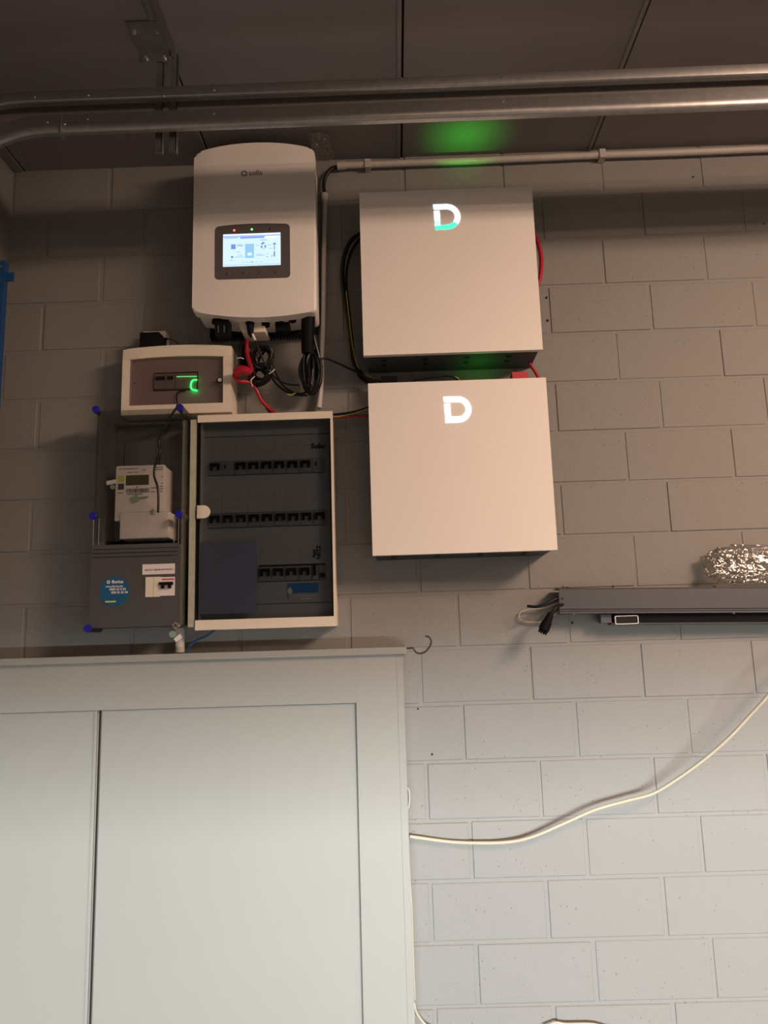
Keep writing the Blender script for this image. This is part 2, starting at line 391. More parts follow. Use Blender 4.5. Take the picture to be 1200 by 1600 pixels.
# ------------------------------------------------------------------ conduit under the ceiling and down the wall
cu = thing('conduit', 'pale painted conduit tube running along the top of the wall', 'conduit', (.8, -.02, 3.54))
P = [at(x, y, -.024) for x, y in ((530, 259), (640, 255), (760, 250.5), (940, 242.5), (1070, 238), (1200, 232))]
P[-1] = P[-1]+Vector((.4, 0, 0))
MB().tube(P, .0135, 14).tube([P[-1]+Vector((-.01, 0, 0)), Vector((XR-.004, P[-1].y, P[-1].z))], .0134, 14, 1).done('tube', 'pipe', cu)
MB().tube([at(527, 259.5, -.024), at(540, 258.5, -.024)], .0165, 14, 1).done('end_collar', 'pipe', cu)
for x, y in ((575, 258), (940, 242.5)):
    p = at(x, y, -.024); q = MB(); q.box(p.x-.012, p.x+.012, -.042, -.001, p.z-.02, p.z+.017, .003); q.done('clip', 'pipe', cu)
cv = thing('conduit', 'pale vertical conduit tube standing behind the right edge of the inverter', 'conduit', (-.1, -.02, 3.0))
MB().tube([at(508, 303, -.02), at(506, 400, -.02), at(504.5, 500, -.02), at(501, 590, -.02)], .0105, 14).done('tube', 'pipe', cv)
MB().tube([at(507.5, 303, -.02), at(507, 314, -.02)], .0135, 14, 1).done('end_collar', 'pipe', cv)
MB().tube([at(502, 572, -.025), at(500.5, 600, -.03), at(497.5, 638, -.035)], .0135, 14).done('sleeve', 'pipe', cv)
tag(MB().tube([at(530, 260, -.024), at(520, 263, -.026), at(511, 272, -.028), at(506, 288, -.024), at(507.5, 306, -.021)], .0075, 12).done('bent_cable', 'cable'), 'black cable bending from the ceiling conduit into the vertical conduit', 'cable')

# ------------------------------------------------------------------ solar inverter
inv = thing('solar_inverter', 'cream white wall-mounted solar inverter with lit screen, top left of the group', 'inverter', (-.349, -.1, 2.83))
x0, x1 = -.581, -.117
def inv_outline(ins=0., top=1.0):
    P = []; a, c = x0+ins, x1-ins; r = .028
    zt = lambda x: 3.502-ins+.036*(1-(abs((x-(a+c)/2))/((c-a)/2))**2.2)
    zb = lambda x: 2.856+ins-.026*(1-((x-(a+c)/2)/((c-a)/2))**2)-.014*(x-a)/(c-a)
    for k in range(25):
        x = c-r-(c-a-2*r)*k/24; P.append((x, zt(x)))
    for k in range(1, 6): t = math.radians(90+90*k/5); P.append((a+r+r*math.cos(t), zt(a+r)-r+r*math.sin(t)))
    for k in range(0, 5): t = math.radians(180+90*k/5); P.append((a+r*.7+r*.7*math.cos(t), zb(a+r)+r*.7+r*.7*math.sin(t)))
    for k in range(25):
        x = a+r+(c-a-2*r)*k/24; P.append((x, zb(x)))
    for k in range(1, 5): t = math.radians(270+90*k/5); P.append((c-r*.7+r*.7*math.cos(t), zb(c-r)+r*.7+r*.7*math.sin(t)))
    for k in range(0, 5): t = math.radians(0+90*k/5); P.append((c-r+r*math.cos(t), zt(c-r)-r+r*math.sin(t)))
    return P
q = MB(); q.prism(inv_outline(), -.2, -.155, .010, 4); q.done('front_cover', 'white', inv)
q = MB(); q.prism(inv_outline(.006), -.156, -.045, 0); q.done('housing', 'white', inv)
hs = MB(); hs.box(x0+.03, x1-.012, -.045, -.036, 2.815, 3.44)
for k in range(34):
    xx = x0+.032+k*.0122; hs.box(xx, xx+.0035, -.037, -.008, 2.812, 3.44)
hs.done('heat_sink', 'black', inv)
# display
q = MB(); q.prism([(-.496, 2.988), (-.490, 2.980), (-.484, 2.977), (-.228, 2.975), (-.219, 2.979), (-.215, 2.988), (-.215, 3.180), (-.219, 3.188), (-.228, 3.193), (-.30, 3.197), (-.36, 3.198), (-.42, 3.197), (-.484, 3.192), (-.493, 3.187), (-.497, 3.178)], -.2022, -.198); bz = q.done('display_bezel', 'bezel', inv)
sx0, sx1, sz0, sz1 = -.4665, -.2500, 3.0265, 3.1575
scn = MB().box(sx0, sx1, -.2032, -.2020, sz0, sz1).done('screen', 'scr', inv)
ys0, ys1 = -.2037, -.2032
def SP(u, v): return sx0+(sx1-sx0)*u, sz1-(sz1-sz0)*v      # fractions of the screen
def sq(mb, u0, v0, u1, v1):
    a, c = SP(u0, v0), SP(u1, v1); mb.box(a[0], c[0], ys0, ys1, c[1], a[1])
q = MB(); sq(q, 0, .06, 1, .085); sq(q, .30, .10, .72, .15); sq(q, .02, .11, .27, .13); sq(q, .14, .32, .22, .47); q.done('screen_header', 'scr2', scn)
q = MB(); sq(q, .385, .32, .54, .76); q.done('inverter_icon', 'scr3', scn)
q = MB(); sq(q, .43, .60, .50, .68); sq(q, 0.01, .02, .99, .05); sq(q, .75, .10, .96, .15); q.done('white_icon', 'scrw', scn)
q = MB()
for a in ((.25,.33,.34,.345), (.24,.37,.36,.385), (.57,.37,.63,.38), (.66,.33,.70,.36), (.655,.40,.69,.46), (.72,.38,.75,.46), (.64,.21,.76,.225), (.77,.37,.84,.38), (.87,.32,.92,.38), (.885,.40,.90,.54), (.88,.58,.905,.74), (.845,.68,.855,.76),
          (.22,.56,.30,.57), (.25,.66,.34,.67), (.21,.71,.36,.72), (.57,.65,.68,.66), (.58,.69,.72,.70), (.76,.64,.79,.65), (.76,.72,.78,.75), (.14,.68,.18,.74), (.13,.80,.17,.815), (.33,.88,.38,.89), (.41,.88,.44,.89), (.47,.875,.53,.895), (.56,.88,.60,.89), (.64,.88,.68,.89), (.68,.49,.74,.50), (.80,.48,.86,.49), (0,.955,1,.962)):
    sq(q, *a)
a = SP(.66, .33); c = SP(.70, .27); d = SP(.74, .33); q.prism([a, c, d], ys0, ys1)
q.done('diagram', 'scr4', scn)
for px, mt_ in ((366, 'dotr'), (393.5, 'dotg'), (421, 'black')):
    p = at(px, 358.5 if px != 366 else 360, -.2022); MB().cyl((p.x, -.2035, p.z), (0, 1, 0), .0038 if mt_ != 'black' else .003, .003, 14).done('indicator_light', mt_, inv)
for px, py in ((356.5, 427), (382, 425.5), (407, 425), (432, 424.5)):
    p = at(px, py, -.2022); q = MB(); q.cyl((p.x, -.2055, p.z), (0, 1, 0), .0055, .004, 18, .0085); bt = q.done('button', 'bezel', inv); MB().cyl((p.x+.001, -.2065, p.z), (0, 1, 0), .0026, .002, 12, .0034).done('button_tip', 'screwm', bt)
# logo: toothed ring and the word
lc = at(381.5, 271, -.2); q = MB()
ou, inn = [], []
for k in range(64):
    t = k*math.tau/64; ro = .0125 if (k//4) % 2 == 0 else .0105; ou.append((lc.x+ro*math.cos(t), lc.z+ro*math.sin(t))); inn.append((lc.x+.0075*math.cos(t), lc.z+.0075*math.sin(t)))
q.ring(ou, inn, -.2008, -.1995); q.text('solis', lc.x+.044, -.2003, lc.z, .030, .0002); q.done('logo', 'bezel', inv)
# things plugged in underneath (each part of the inverter)
def hang(px, py0, py1, Y, rx, name, mt_, px1=None, seg=14):
    a, c = at(px, py0, Y), at(px1 or px, py1, Y); MB().tube([a, c], rx, seg, 1).done(name, mt_, inv)
zb = 2.853
def gland(x, y, r, h, name='cable_gland', mt_='black'):
    q = MB(); q.cyl((x, y, zb+.002), (0, 0, -1), r*1.15, .012, 6); q.cyl((x, y, zb-.010), (0, 0, -1), r, h-.010, 18, r*.85); q.done(name, mt_, inv)
p = at(345, 500, -.14)
q = MB(); q.cyl((p.x, -.14, zb+.004), (0, 0, -1), .034, .026, 8); q.box(p.x-.016, p.x+.036, -.17, -.115, zb-.078, zb-.018, .005); q.done('dc_switch', 'black', inv)
for dx in (.0, .022): MB().box(p.x-.004+dx, p.x+.000+dx, -.1715, -.170, zb-.072, zb-.045).done('clip', 'bezel', inv)
for px, Y, r, h in ((390.5, -.15, .019, .034), (415, -.13, .018, .036), (437, -.13, .019, .035), (457, -.14, .016, .026), (482, -.14, .016, .03)): gland(at(px, 500, Y).x, Y, r, h)
q = MB(); p = at(442, 505, -.11); q.box(p.x-.026, p.x+.026, -.13, -.085, zb-.055, zb-.006, .005); q.done('cable_gland', 'black', inv)
p = at(391, 505, -.15); MB().tube([Vector((p.x, -.15, zb-.03)), Vector((p.x+.001, -.15, zb-.065)), Vector((p.x+.004, -.15, zb-.085))], lambda t: .014-.009*t*t, 14, 4).done('cable_plug', 'black', inv)
# white socket box under the inverter
a = at(376, 507, -.10); c = at(419, 527, -.10)
tag(MB().prism([(a.x, 2.842), (a.x+.090, 2.842), (a.x+.104, 2.800), (a.x+.100, 2.793), (a.x+.014, 2.793), (a.x+.002, 2.815)], -.135, -.05, .004).done('junction_box', 'cream'), 'small white junction box hanging under the inverter', 'box')

# crumpled clear film bags
def bag(name, label, cx, cy, cz, hx, hy, hz, seed, lean=0., n=26):
    rnd = random.Random(seed); me = MB(); bm = me.bm
    bmesh.ops.create_icosphere(bm, subdivisions=5, radius=1)
    from mathutils import noise
    for v in bm.verts:
        p = v.co.copy(); s = Vector([math.copysign(abs(c)**.42, c) for c in p])
        nn = noise.noise(p*2.1+Vector((seed, 0, 0)))*.35+abs(noise.noise(p*4.1+Vector((0, seed, 0))))*.32-abs(noise.noise(Vector((p.x*5, p.y*9, p.z*13))+Vector((0, 0, seed))))*.10
        s *= (.86+nn*.55)
        v.co = Vector((cx+s.x*hx+lean*s.z*hz, cy+s.y*hy, cz+s.z*hz))
    return tag(me.done(name, 'film', smooth=False), label, 'plastic bag')
bag('plastic_bag', 'small crumpled clear plastic bag tucked on top of the inverter', -.098, -.15, 3.545, .046, .05, .042, 3, -.25)
bag('plastic_bag', 'crumpled clear plastic bag lying on the long grey channel', 1.525, -.065, 1.868, .262, .055, .074, 8)

# ------------------------------------------------------------------ battery boxes
def battery(x0, x1, z0, z1, label, lx0, lx1, lz0, lz1, greenish, depth=.2):
    t = thing('battery_unit', label, 'battery', ((x0+x1)/2, -.1, z0), 'white battery boxes')
    MB().box(x0+.012, x1-.012, -depth+.018, -.002, z0+.004, z1-.012, .002).done('case', 'dark', t)
    q = MB(); q.box(x0, x1, -depth, -depth+.020, z0, z1, .0025); q.done('front_cover', 'white', t)
    for k in range(4):
        xx = x0+.075+k*.155
        for yy in (-.135, -.085):
            MB().cyl((xx+(0 if yy < -.1 else .0), yy, z0+.002), (0, 0, 1), .011, .003, 14).done('knockout', 'gap', t)
    # letter D of light: top stroke with bow, separate stem
    st = .0195; y = -depth-.0016; R = (lz1-lz0)/2; cx = lx1-R; cz = (lz0+lz1)/2; r = R-st
    def arc(rad, a0, a1, n=14): return [(cx+rad*math.cos(math.radians(a0+(a1-a0)*k/n)), cz+rad*math.sin(math.radians(a0+(a1-a0)*k/n))) for k in range(n+1)]
    lg = MB().prism([(lx0, lz1)]+arc(R, 90, -38)+arc(r, -38, 90)+[(lx0+.002, lz1-st)], y, -depth+.001).done('logo_light', 'led_w', t)
    m1, m2 = ('led_g', 'led_t') if greenish else ('led_w', 'led_w')
    MB().prism(arc(R, -38, -90)+[(lx0+.004, lz0), (lx0+.004, lz0+st*(.75 if greenish else .9))]+arc(r, -90, -38), y, -depth+.001).done('logo_base', m1, lg)
    MB().prism([(lx0+.002, lz1-st-.0075), (lx0+.003+st, lz1-st-.0065), (lx0+.004+st, lz0+st+.001), (lx0+.004, lz0+st+.001)], y, -depth+.001).done('logo_stem', 'led_w', lg)
    if greenish:
        MB().box(lx0+.003, lx0+.004+st, y-.0002, -depth, lz0+st*.75, lz0+st*1.9).done('logo_fade', 'led_t', lg)
    else:
        MB().box(lx0+.004+st, cx+.006, y-.0002, -depth, lz0+st*.82, lz0+st+.002).done('logo_fade', 'led_pg', lg)
    MB().box((x0+x1)/2+.06, (x0+x1)/2+.14, -.13, -.12, z1-.0125, z1-.0105).done('status_light', 'strip', t)
    return t
battery(.050, .704, 2.660, 3.311, 'upper white battery box with glowing D whose base is green', .328, .428, 3.147, 3.250, True)
battery(.0635, .7075, 1.925, 2.553, 'lower white battery box with all-white glowing D', .334, .432, 2.396, 2.492, False)
area('battery_status_glow', (.475, -.125, 3.302), (.475, -.125, 4),   .07, .012, .11, (.06, 1, .04), 70)
area('battery_status_glow', (.485, -.10, 2.545), (.485, -.02, 3), .05, .012, .035, (.05, 1, .05), 110)

# ------------------------------------------------------------------ small consumer unit with green ring
g = thing('consumer_unit', 'small cream consumer unit with smoked lid and a glowing green mark', 'fuse box', (-.66, -.055, 2.49))
X0, X1, Z0, Z1, Y = -.8665, -.4525, 2.492, 2.752, -.11
def archz(x, z, h): return z+h*(1-((x-(X0+X1)/2)/((X1-X0)/2))**2)
ix0, ix1, iz0, iz1 = -.838, -.484, 2.529, 2.709
xs_ = [X0+(X1-X0)*k/16 for k in range(17)]
out = [(X0, Z0), (X1, Z0)]+[(x, archz(x, Z1, .011)) for x in reversed(xs_)]
MB().prism(out, -.085, -.002).done('housing', 'cream', g)
xi = [ix0+(ix1-ix0)*k/16 for k in range(17)]
q = MB(); q.prism([(X0, archz(X0, Z1, .0)-.001)]+[(x, archz(x, iz1, .010)) for x in [X0]+xi+[X1]]+[(x, archz(x, Z1, .011)) for x in reversed(xs_)][:-1], Y, -.086, .0015)
q.box(X0, X1, Y, -.086, Z0, iz0, .002); q.box(X0, ix0, Y, -.086, iz0, iz1+.001, .0015); q.box(ix1, X1, Y, -.086, iz0, iz1+.001, .0015)
q.done('frame', 'cream', g)
lid = MB().prism([(ix0+.001, iz0+.001), (ix1-.001, iz0+.001)]+[(x, archz(x, iz1-.002, .010)) for x in reversed(xi)], -.107, -.1055).done('lid', 'smoke2', g)
MB().cyl((ix1-.014, -.110, 2.618), (0, 1, 0), .011, .004, 20).done('latch', 'black', lid)
MB().cyl((ix1-.012, -.1115, 2.618), (0, 1, 0), .0075, .004, 20).done('latch_button', 'cream', lid)
MB().cyl((ix0+.019, -.1085, 2.618), (0, 1, 0), .002, .002, 10).done('lid_screw', 'black', lid)
MB().box(ix0-.004, ix1+.004, -.088, -.0865, iz0-.002, iz1+.002).done('inner_cover', 'inner', g)
q = MB(); q.ring(rrect(-.752, -.584, 2.590, 2.662, .001, 1), rrect(-.749, -.587, 2.593, 2.659, .001, 1), -.0905, -.087); q.done('module_opening', 'black', g)
for a, c in ((-.748, -.704), (-.702, -.672)):
    bk = MB().box(a, c, -.098, -.088, 2.596, 2.655, .002).done('circuit_breaker', 'breaker', g)
    MB().box(a+.005, c-.004, -.1005, -.097, 2.630, 2.644, .002).done('toggle', 'black', bk)
bk = MB().box(-.668, -.588, -.094, -.088, 2.596, 2.656, .002).done('module', 'breaker', g)
pp = [at(x, y, -.096) for x, y in ((308, 593.5), (301, 594.5), (298.2, 601), (299.5, 608), (308, 610))]
MB().tube(pp, .0026, 8, 5).done('green_light', 'ringg', g)
MB().tube([at(276, 588.5, -.096), at(308, 588, -.096)], .0007, 6, 1).done('green_edge', 'dotg', g)
MB().tube([at(277, 634, -.101), at(276, 618, -.100), at(280, 612, -.0995), at(290, 611, -.098)], .0028, 8).done('wire', 'cable', g)

# power adapter above it
ad = thing('power_adapter', 'black power adapter plugged in above the small consumer unit', 'adapter', (-.76, -.08, 2.79))
MB().prism([(-.806, 2.757), (-.716, 2.757), (-.716, 2.804), (-.733, 2.822), (-.806, 2.822)], -.105, -.055, .003).done('adapter_body', 'black', ad)
MB().tube([at(257, 529, -.09), at(262, 530, -.09)], .0045, 10, 1).done('strain_relief', 'black', ad)
MB().tube([at(260, 530, -.09), at(268, 531, -.09), at(275, 534, -.085), at(279, 539, -.07), at(280, 545, -.03)], .0018, 8).done('lead', 'cable', ad)
tag(MB().box(-.808, -.722, -.054, -.002, 2.762, 2.846, .003).done('socket_outlet', 'cream'), 'cream wall socket mostly hidden behind the black power adapter', 'socket')

# ------------------------------------------------------------------ large consumer unit
G = thing('consumer_unit', 'tall cream consumer unit with smoked door over three rows of breakers', 'fuse box', (-.32, -.06, 1.69))
X0, X1, Z0, Z1, Y = -.573, -.0725, 1.688, 2.476, -.13
q = MB(); q.box(X0+.004, X1-.004, -.012, -.002, Z0+.004, Z1-.004)
q.box(X0+.004, X0+.010, -.112, -.012, Z0+.004, Z1-.004); q.box(X1-.010, X1-.004, -.112, -.012, Z0+.004, Z1-.004); q.box(X0+.01, X1-.01, -.112, -.012, Z1-.010, Z1-.004); q.box(X0+.01, X1-.01, -.112, -.012, Z0+.004, Z0+.010)
q.done('housing', 'cream', G)
q = MB(); q.box(X0, X1, Y, -.112, 2.449, Z1, .0025); q.box(X0, X1, Y, -.112, Z0, 1.723, .0025); q.box(X1-.009, X1, Y+.002, -.112, 1.722, 2.450, .002); q.done('frame', 'cream', G)
dz = MB(); dz.box(X0+.004, X1-.0095, -.1265, -.1245, 1.7235, 2.4485); door = dz.done('smoked_door', 'smoke', G)
MB().box(X0+.002, X0+.008, -.125, -.112, 1.7235, 2.4485).done('hinge_edge', 'black', G)
MB().box(X1-.014, X1-.0095, -.124, -.112, 1.7235, 2.4485).done('door_seal', 'black', G)
# latch: cream half round grip
P = [(X0+.002, 2.088), (X0+.026, 2.088)]+[(X0+.026+.024*math.cos(math.radians(a)), 2.112+.024*math.sin(math.radians(a))) for a in range(-80, 81, 10)]+[(X0+.026, 2.136), (X0+.002, 2.136)]
MB().prism(P, -.134, -.1265, .002).done('door_latch', 'cream', door)
# inner cover with window openings
def inner_plate(name, holes, x0, x1, z0, z1, y0, y1, mt_, par):
    zs = sorted({z0, z1}|{h[2] for h in holes}|{h[3] for h in holes}); q = MB()
    for a, c in zip(zs, zs[1:]):
        hh = [h for h in holes if h[2] <= a and h[3] >= c]
        if not hh: q.box(x0, x1, y0, y1, a, c)
        else:
            h = hh[0]; q.box(x0, h[0], y0, y1, a, c); q.box(h[1], x1, y0, y1, a, c)
    return q.done(name, mt_, par, smooth=False)
rows = [(-.543, -.1085, 2.256, 2.313), (-.541, -.1095, 2.058, 2.1155), (-.357, -.1125, 1.856, 1.918)]
inner_plate('inner_cover', rows, X0+.010, X1-.010, Z0+.012, Z1-.012, -.074, -.070, 'inner', G)
for z in (2.405, 1.775): MB().box(X0+.012, X1-.012, -.0748, -.074, z, z+.002).done('cover_seam', 'black', G)
q = MB()
for (a, c, d, e) in rows: q.box(a-.01, c+.01, -.045, -.040, d-.01, e+.01)
q.done('breaker_rail', 'dark', G)
first = None
def breaker(xa, za, w=.0465, blank=False):
    bk = MB().box(xa, xa+w, -.080, -.046, za, za+.053, .0015).done('circuit_breaker', 'breaker', G)
    if not blank:
        q = MB(); q.box(xa+.005, xa+w-.005, -.088, -.079, za+.034, za+.045, .002)
        q.box(xa+.005, xa+.016, -.087, -.079, za+.019, za+.036, .002); q.box(xa+w-.016, xa+w-.005, -.087, -.079, za+.019, za+.036, .002)
        q.done('toggle', 'black', bk)
    return bk
for r, (a, c, d, e) in enumerate(rows):
    n = 9 if r < 2 else 4
    stp = .0483
    proto = breaker(a+.001, d+.002); plain = None
    for k in range(1, n):
        if r == 0 and k in (1, 8):
            bk = breaker(a+.001+k*stp, d+.002, blank=True)
            MB().box(a+.012+k*stp, a+.018+k*stp, -.083, -.079, d+.026, d+.040).done('toggle', 'black', bk)
        else: copy_part(proto, k*stp, 0)
    if r == 2:
        for k, (w_, h_) in enumerate(((.010, .036), (.018, .016))):
            bk = breaker(a+.196+k*.0245, d+.002, .0225, True)
            MB().box(a+.2+k*.0245, a+.2+k*.0245+w_, -.086, -.079, d+.018-k*.008, d+.018-k*.008+h_, .001).done('toggle', 'black', bk)
# paper behind the door, schedule marks, sticker
MB().box(-.562, -.357, -.112, -.1105, 1.745, 2.003, .0006).done('folded_paper', 'bpaper', G)
q = MB()
for (z, xa, xb) in ((2.365, -.54, -.12), (2.335, -.54, -.12), (2.165, -.54, -.12), (2.135, -.54, -.12), (1.96, -.35, -.14), (1.935, -.35, -.14)):
    n = int((xb-xa)/.048)
    for k in range(n):
        if random.random() < .8: q.box(xa+k*.048+.006, xa+k*.048+.044, -.0745, -.074, z, z+.0012)
    for k in range(n+1): q.box(xa+k*.048, xa+k*.048+.001, -.0745, -.074, z-.014, z+.032)
q.done('circuit_schedule', 'greyink', G)
q = MB(); p = at(499, 697, -.075); q.text('Solar', p.x-.004, -.0752, p.z, .026, .0012)
p = at(498, 863, -.075); q.text('NETZ', p.x, -.0752, p.z, .020, .0010, math.radians(90)); p = at(491, 865, -.075); q.text('Fase', p.x, -.0752, p.z, .016, .0008, math.radians(90))
q.done('handwriting', 'ink', G)
st = MB().box(-.252, -.140, -.0755, -.074, 1.812, 1.848).done('blue_sticker', 'stickb2', G)
q = MB(); P = [(-.243+.009*math.cos(t)*(1 if math.sin(t) < 0 else 1-math.sin(t)*.7), 1.818+.013*math.sin(t)+.004) for t in [k*math.tau/20 for k in range(20)]]
q.prism(P, -.0762, -.0755); q.box(-.225, -.150, -.0750, -.0740, 1.800, 1.8015); q.box(-.205, -.165, -.075, -.074, 1.790, 1.793); q.done('sticker_mark', 'paper', st)
MB().box(-.252, -.248, -.0755, -.074, 1.792, 1.812).done('sticker_edge', 'stickb2', st)

# ------------------------------------------------------------------ electricity meter cabinet
K = thing('meter_cabinet', 'dark grey meter cabinet with blue screw caps, clear above and ribbed below', 'meter cabinet', (-.77, -.1, 1.70))
X0, X1, Z0, Z1, Zm, YK = -.920, -.606, 1.704, 2.484, 2.045, -.2
q = MB(); q.box(X0+.004, X1-.004, -.008, -.002, Z0+.004, Z1-.004)
q.box(X0+.004, X0+.010, -.105, -.008, Z0+.004, Z1-.004); q.box(X1-.010, X1-.004, -.055, -.008, Z0+.004, Z1-.004); q.box(X0+.01, X1-.01, -.055, -.008, Z1-.011, Z1-.004); q.box(X0+.01, X1-.01, -.105, -.008, Z0+.004, Z0+.010)
q.done('base_box', 'meterbox', K)
q = MB(); q.box(X0+.045, X0+.175, -.030, -.024, Zm-.03, Z1-.07, .001); q.box(X0+.178, X1-.03, -.026, -.020, Zm-.03, Z1-.07, .001); q.box(X0+.012, X0+.04, -.03, -.009, Zm-.03, Z1-.03, .001)
q.done('mounting_plate', 'meterbox2', K)
q = MB()
for k in range(32): q.box(X0+.164, X0+.169, -.0315, -.030, 2.16+k*.0082, 2.1635+k*.0082)
q.done('perforation', 'gap', K)
q = MB()
for i in range(6):
    for k in range(9): q.box(X1-.052+i*.0045, X1-.0498+i*.0045, -.0275, -.026, 2.09+k*.006+(i % 2)*.003, 2.093+k*.006+(i % 2)*.003)
q.done('vent_mesh', 'foam', K)
# upper cover, sides of grey polyester, front clear
q = MB(); t_ = .004
q.box(X0, X0+t_, YK+.004, -.10, Zm, Z1, .001); q.box(X1-t_, X1, YK+.004, -.055, Z0, Z1, .001)
q.box(X0+t_, X1-t_, YK+.004, -.055, Z1-t_, Z1, .001)
uc = q.done('upper_cover', 'clear', K)
MB().box(X0+.002, X1-.002, YK+.002, YK+.004, 2.005, Z1-.002).done('clear_window', 'clear', K)
MB().box(X0+.006, X0+.012, -.19, -.105, Zm, Z1-.006, .001).done('cover_wall', 'meterbox2', K)
# lower opaque cover with ribs
q = MB(); q.box(X0-.002, X1-.008, YK, YK+.006, Z0, 1.992, .002); q.box(X0, X0+.006, YK+.006, -.10, Z0, 2.09, .001); q.box(X0, X1-.01, YK+.006, -.10, Z0, Z0+.006, .001); q.box(X1-.016, X1-.010, YK+.006, -.1, Z0, 1.99)
q.box(X0+.001, X0+.040, YK+.004, YK+.007, 1.99, 2.088, .001)
lc_ = q.done('lower_cover', 'meterbox', K)
q = MB()
for z in (1.975, 1.961, 1.947): q.box(X0+.004, X1-.014, YK-.0006, YK+.001, z, z+.0025)
q.done('rib_groove', 'gap', lc_)
q = MB()
for z in (1.968, 1.954): q.box(X0+.003, X1-.012, YK-.002, YK+.001, z-.004, z+.004, .0015)
q.done('rib', 'meterbox', lc_)
for x in (X0+.0005, X0+.0195, X1-.028, X1-.012):
    MB().box(x, x+.0016, YK-.001, YK+.003, 1.992, 2.087).done('cover_edge', 'seam', K)
# corner posts with blue caps
for px, py, ztop in ((150, 640, 0), (281, 637, 0), (145, 806, 0), (279, 803.5, 0), (137, 982, 0)):
    p = at(px, py, YK-.004)
    pr = MB().cyl((p.x, YK-.001, p.z), (0, 1, 0), .0125, .10, 20).done('corner_post', 'meterbox2', K)
    MB().cyl((p.x, YK-.010, p.z), (0, 1, 0), .0125, .009, 24, .0140).done('blue_cap', 'cap', pr)
    MB().cyl((p.x, YK-.0108, p.z), (0, 1, 0), .0060, .003, 16).done('cap_slot', 'cap', pr)
p = at(275, 977.5, YK-.004)
pr = MB().cyl((p.x, YK-.010, p.z), (0, 1, 0), .0115, .012, 20, .0125).done('sealing_screw', 'screwm', K)
q = MB(); q.obox((p.x, YK-.0105, p.z), (1, 0, .5), (-.5, 0, 1), .016, .002, .0035); q.obox((p.x, YK-.0105, p.z), (1, 0, -1.4), (1.4, 0, 1), .016, .002, .0035); q.done('screw_cross', 'iron', pr)
# sticker, label, breaker window
c = at(179, 924.5, YK); q = MB(); q.cyl((c.x, YK-.0012, c.z), (0, 1, 0), .052, .001, 48); sk = q.done('round_sticker', 'stickb', lc_)
q = MB(); y = YK-.0014
q.text('fluvius', c.x+.010, y, c.z+.034, .0160, .0004); q.text('www.fluvius.be', c.x-.001, y, c.z+.0185, .0100, .0002); q.text('0800 65 0 65', c.x+.011, y, c.z+.0080, .0108, .0003)
q.text('078 35 35 34', c.x+.018, y, c.z-.0035, .0108, .0003)
ou = [(c.x-.022+.006*math.cos(k*math.tau/20), c.z+.034+.006*math.sin(k*math.tau/20)) for k in range(20)]; nn_ = [(c.x-.022+.003*math.cos(k*math.tau/20), c.z+.034+.003*math.sin(k*math.tau/20)) for k in range(20)]
q.ring(ou, nn_, y-.0002, y+.0006); q.done('sticker_print', 'paper', sk)
MB().box(c.x-.031, c.x+.006, YK-.0018, YK-.001, c.z-.037, c.z-.0315).done('sticker_bar', 'yellow', sk)
lb = MB().box(-.741, -.6275, YK-.001, YK+.001, 1.8835, 1.9195).done('white_label', 'paper', lc_)
MB().text('EAN 541 448 820 047 075 012', -.684, YK-.0012, 1.899, .0078, .0001).done('label_print', 'ink', lb)
wn = MB().box(-.7285, -.677, YK-.003, YK+.001, 1.805, 1.8745, .001).done('blank_module', 'cream', lc_)
MB().box(-.7005, -.6995, YK-.0034, YK-.002, 1.806, 1.8735).done('module_seam', 'seam', wn)
bk = MB().box(-.680, -.6265, YK-.002, YK+.001, 1.808, 1.873, .001).done('main_breaker', 'paper', lc_)
MB().box(-.672, -.629, YK-.0024, YK-.001, 1.863, 1.867).done('red_line', 'redp', bk)
q = MB(); q.box(-.680, -.632, YK-.010, YK-.001, 1.845, 1.855, .002); q.box(-.672, -.662, YK-.012, YK-.001, 1.833, 1.847, .002); q.box(-.648, -.638, YK-.012, YK-.001, 1.833, 1.847, .002); q.done('toggle', 'black', bk)

# the meter itself
T = thing('electricity_meter', 'pale grey digital electricity meter inside the meter cabinet', 'electricity meter', (-.77, -.08, 2.02))
YM = -.14
hs_ = MB().prism(rrect(-.848, -.690, 2.10, 2.290, .006, 3), -.128, -.032, 0).done('meter_housing', 'meter', T)
MB().prism(rrect(-.868, -.688, 2.086, 2.291, .006, 4), YM, -.126, .003).done('front_face', 'meter', T)
tcv = MB(); tcv.prism(rrect(-.845, -.666, 2.019, 2.116, .005, 3), YM-.008, -.05, .004); tcv.done('terminal_cover', 'meter', T)
MB().box(-.830, -.676, YM-.0006, YM+.001, 2.1135, 2.1175).done('cover_shadow_gap', 'greyink', T)
def mp(px, py): p = at(px, py, YM); return p.x, p.z
lx, lz = mp(197, 743); lx2, lz2 = mp(232.5, 757.5)
MB().box(lx, lx2, YM-.0008, YM+.001, lz2, lz, .0003).done('lcd_display', 'lcd', T)
a = mp(185, 743.5); c = mp(194, 752.5); MB().box(a[0], c[0], YM-.0008, YM+.001, c[1], a[1]).done('lime_mark', 'lime', T)
a = mp(184.5, 756); c = mp(193.5, 765); MB().box(a[0], c[0], YM-.0008, YM+.001, c[1], a[1]).done('black_mark', 'ink', T)
q = MB()
xa, za = mp(197, 764); xb, zb_ = mp(232, 769.5); k = xa
while k < xb:
    w_ = random.choice((.0012, .002, .003)); q.box(k, k+w_, YM-.0006, YM+.001, zb_, za); k += w_+random.choice((.0015, .0025))
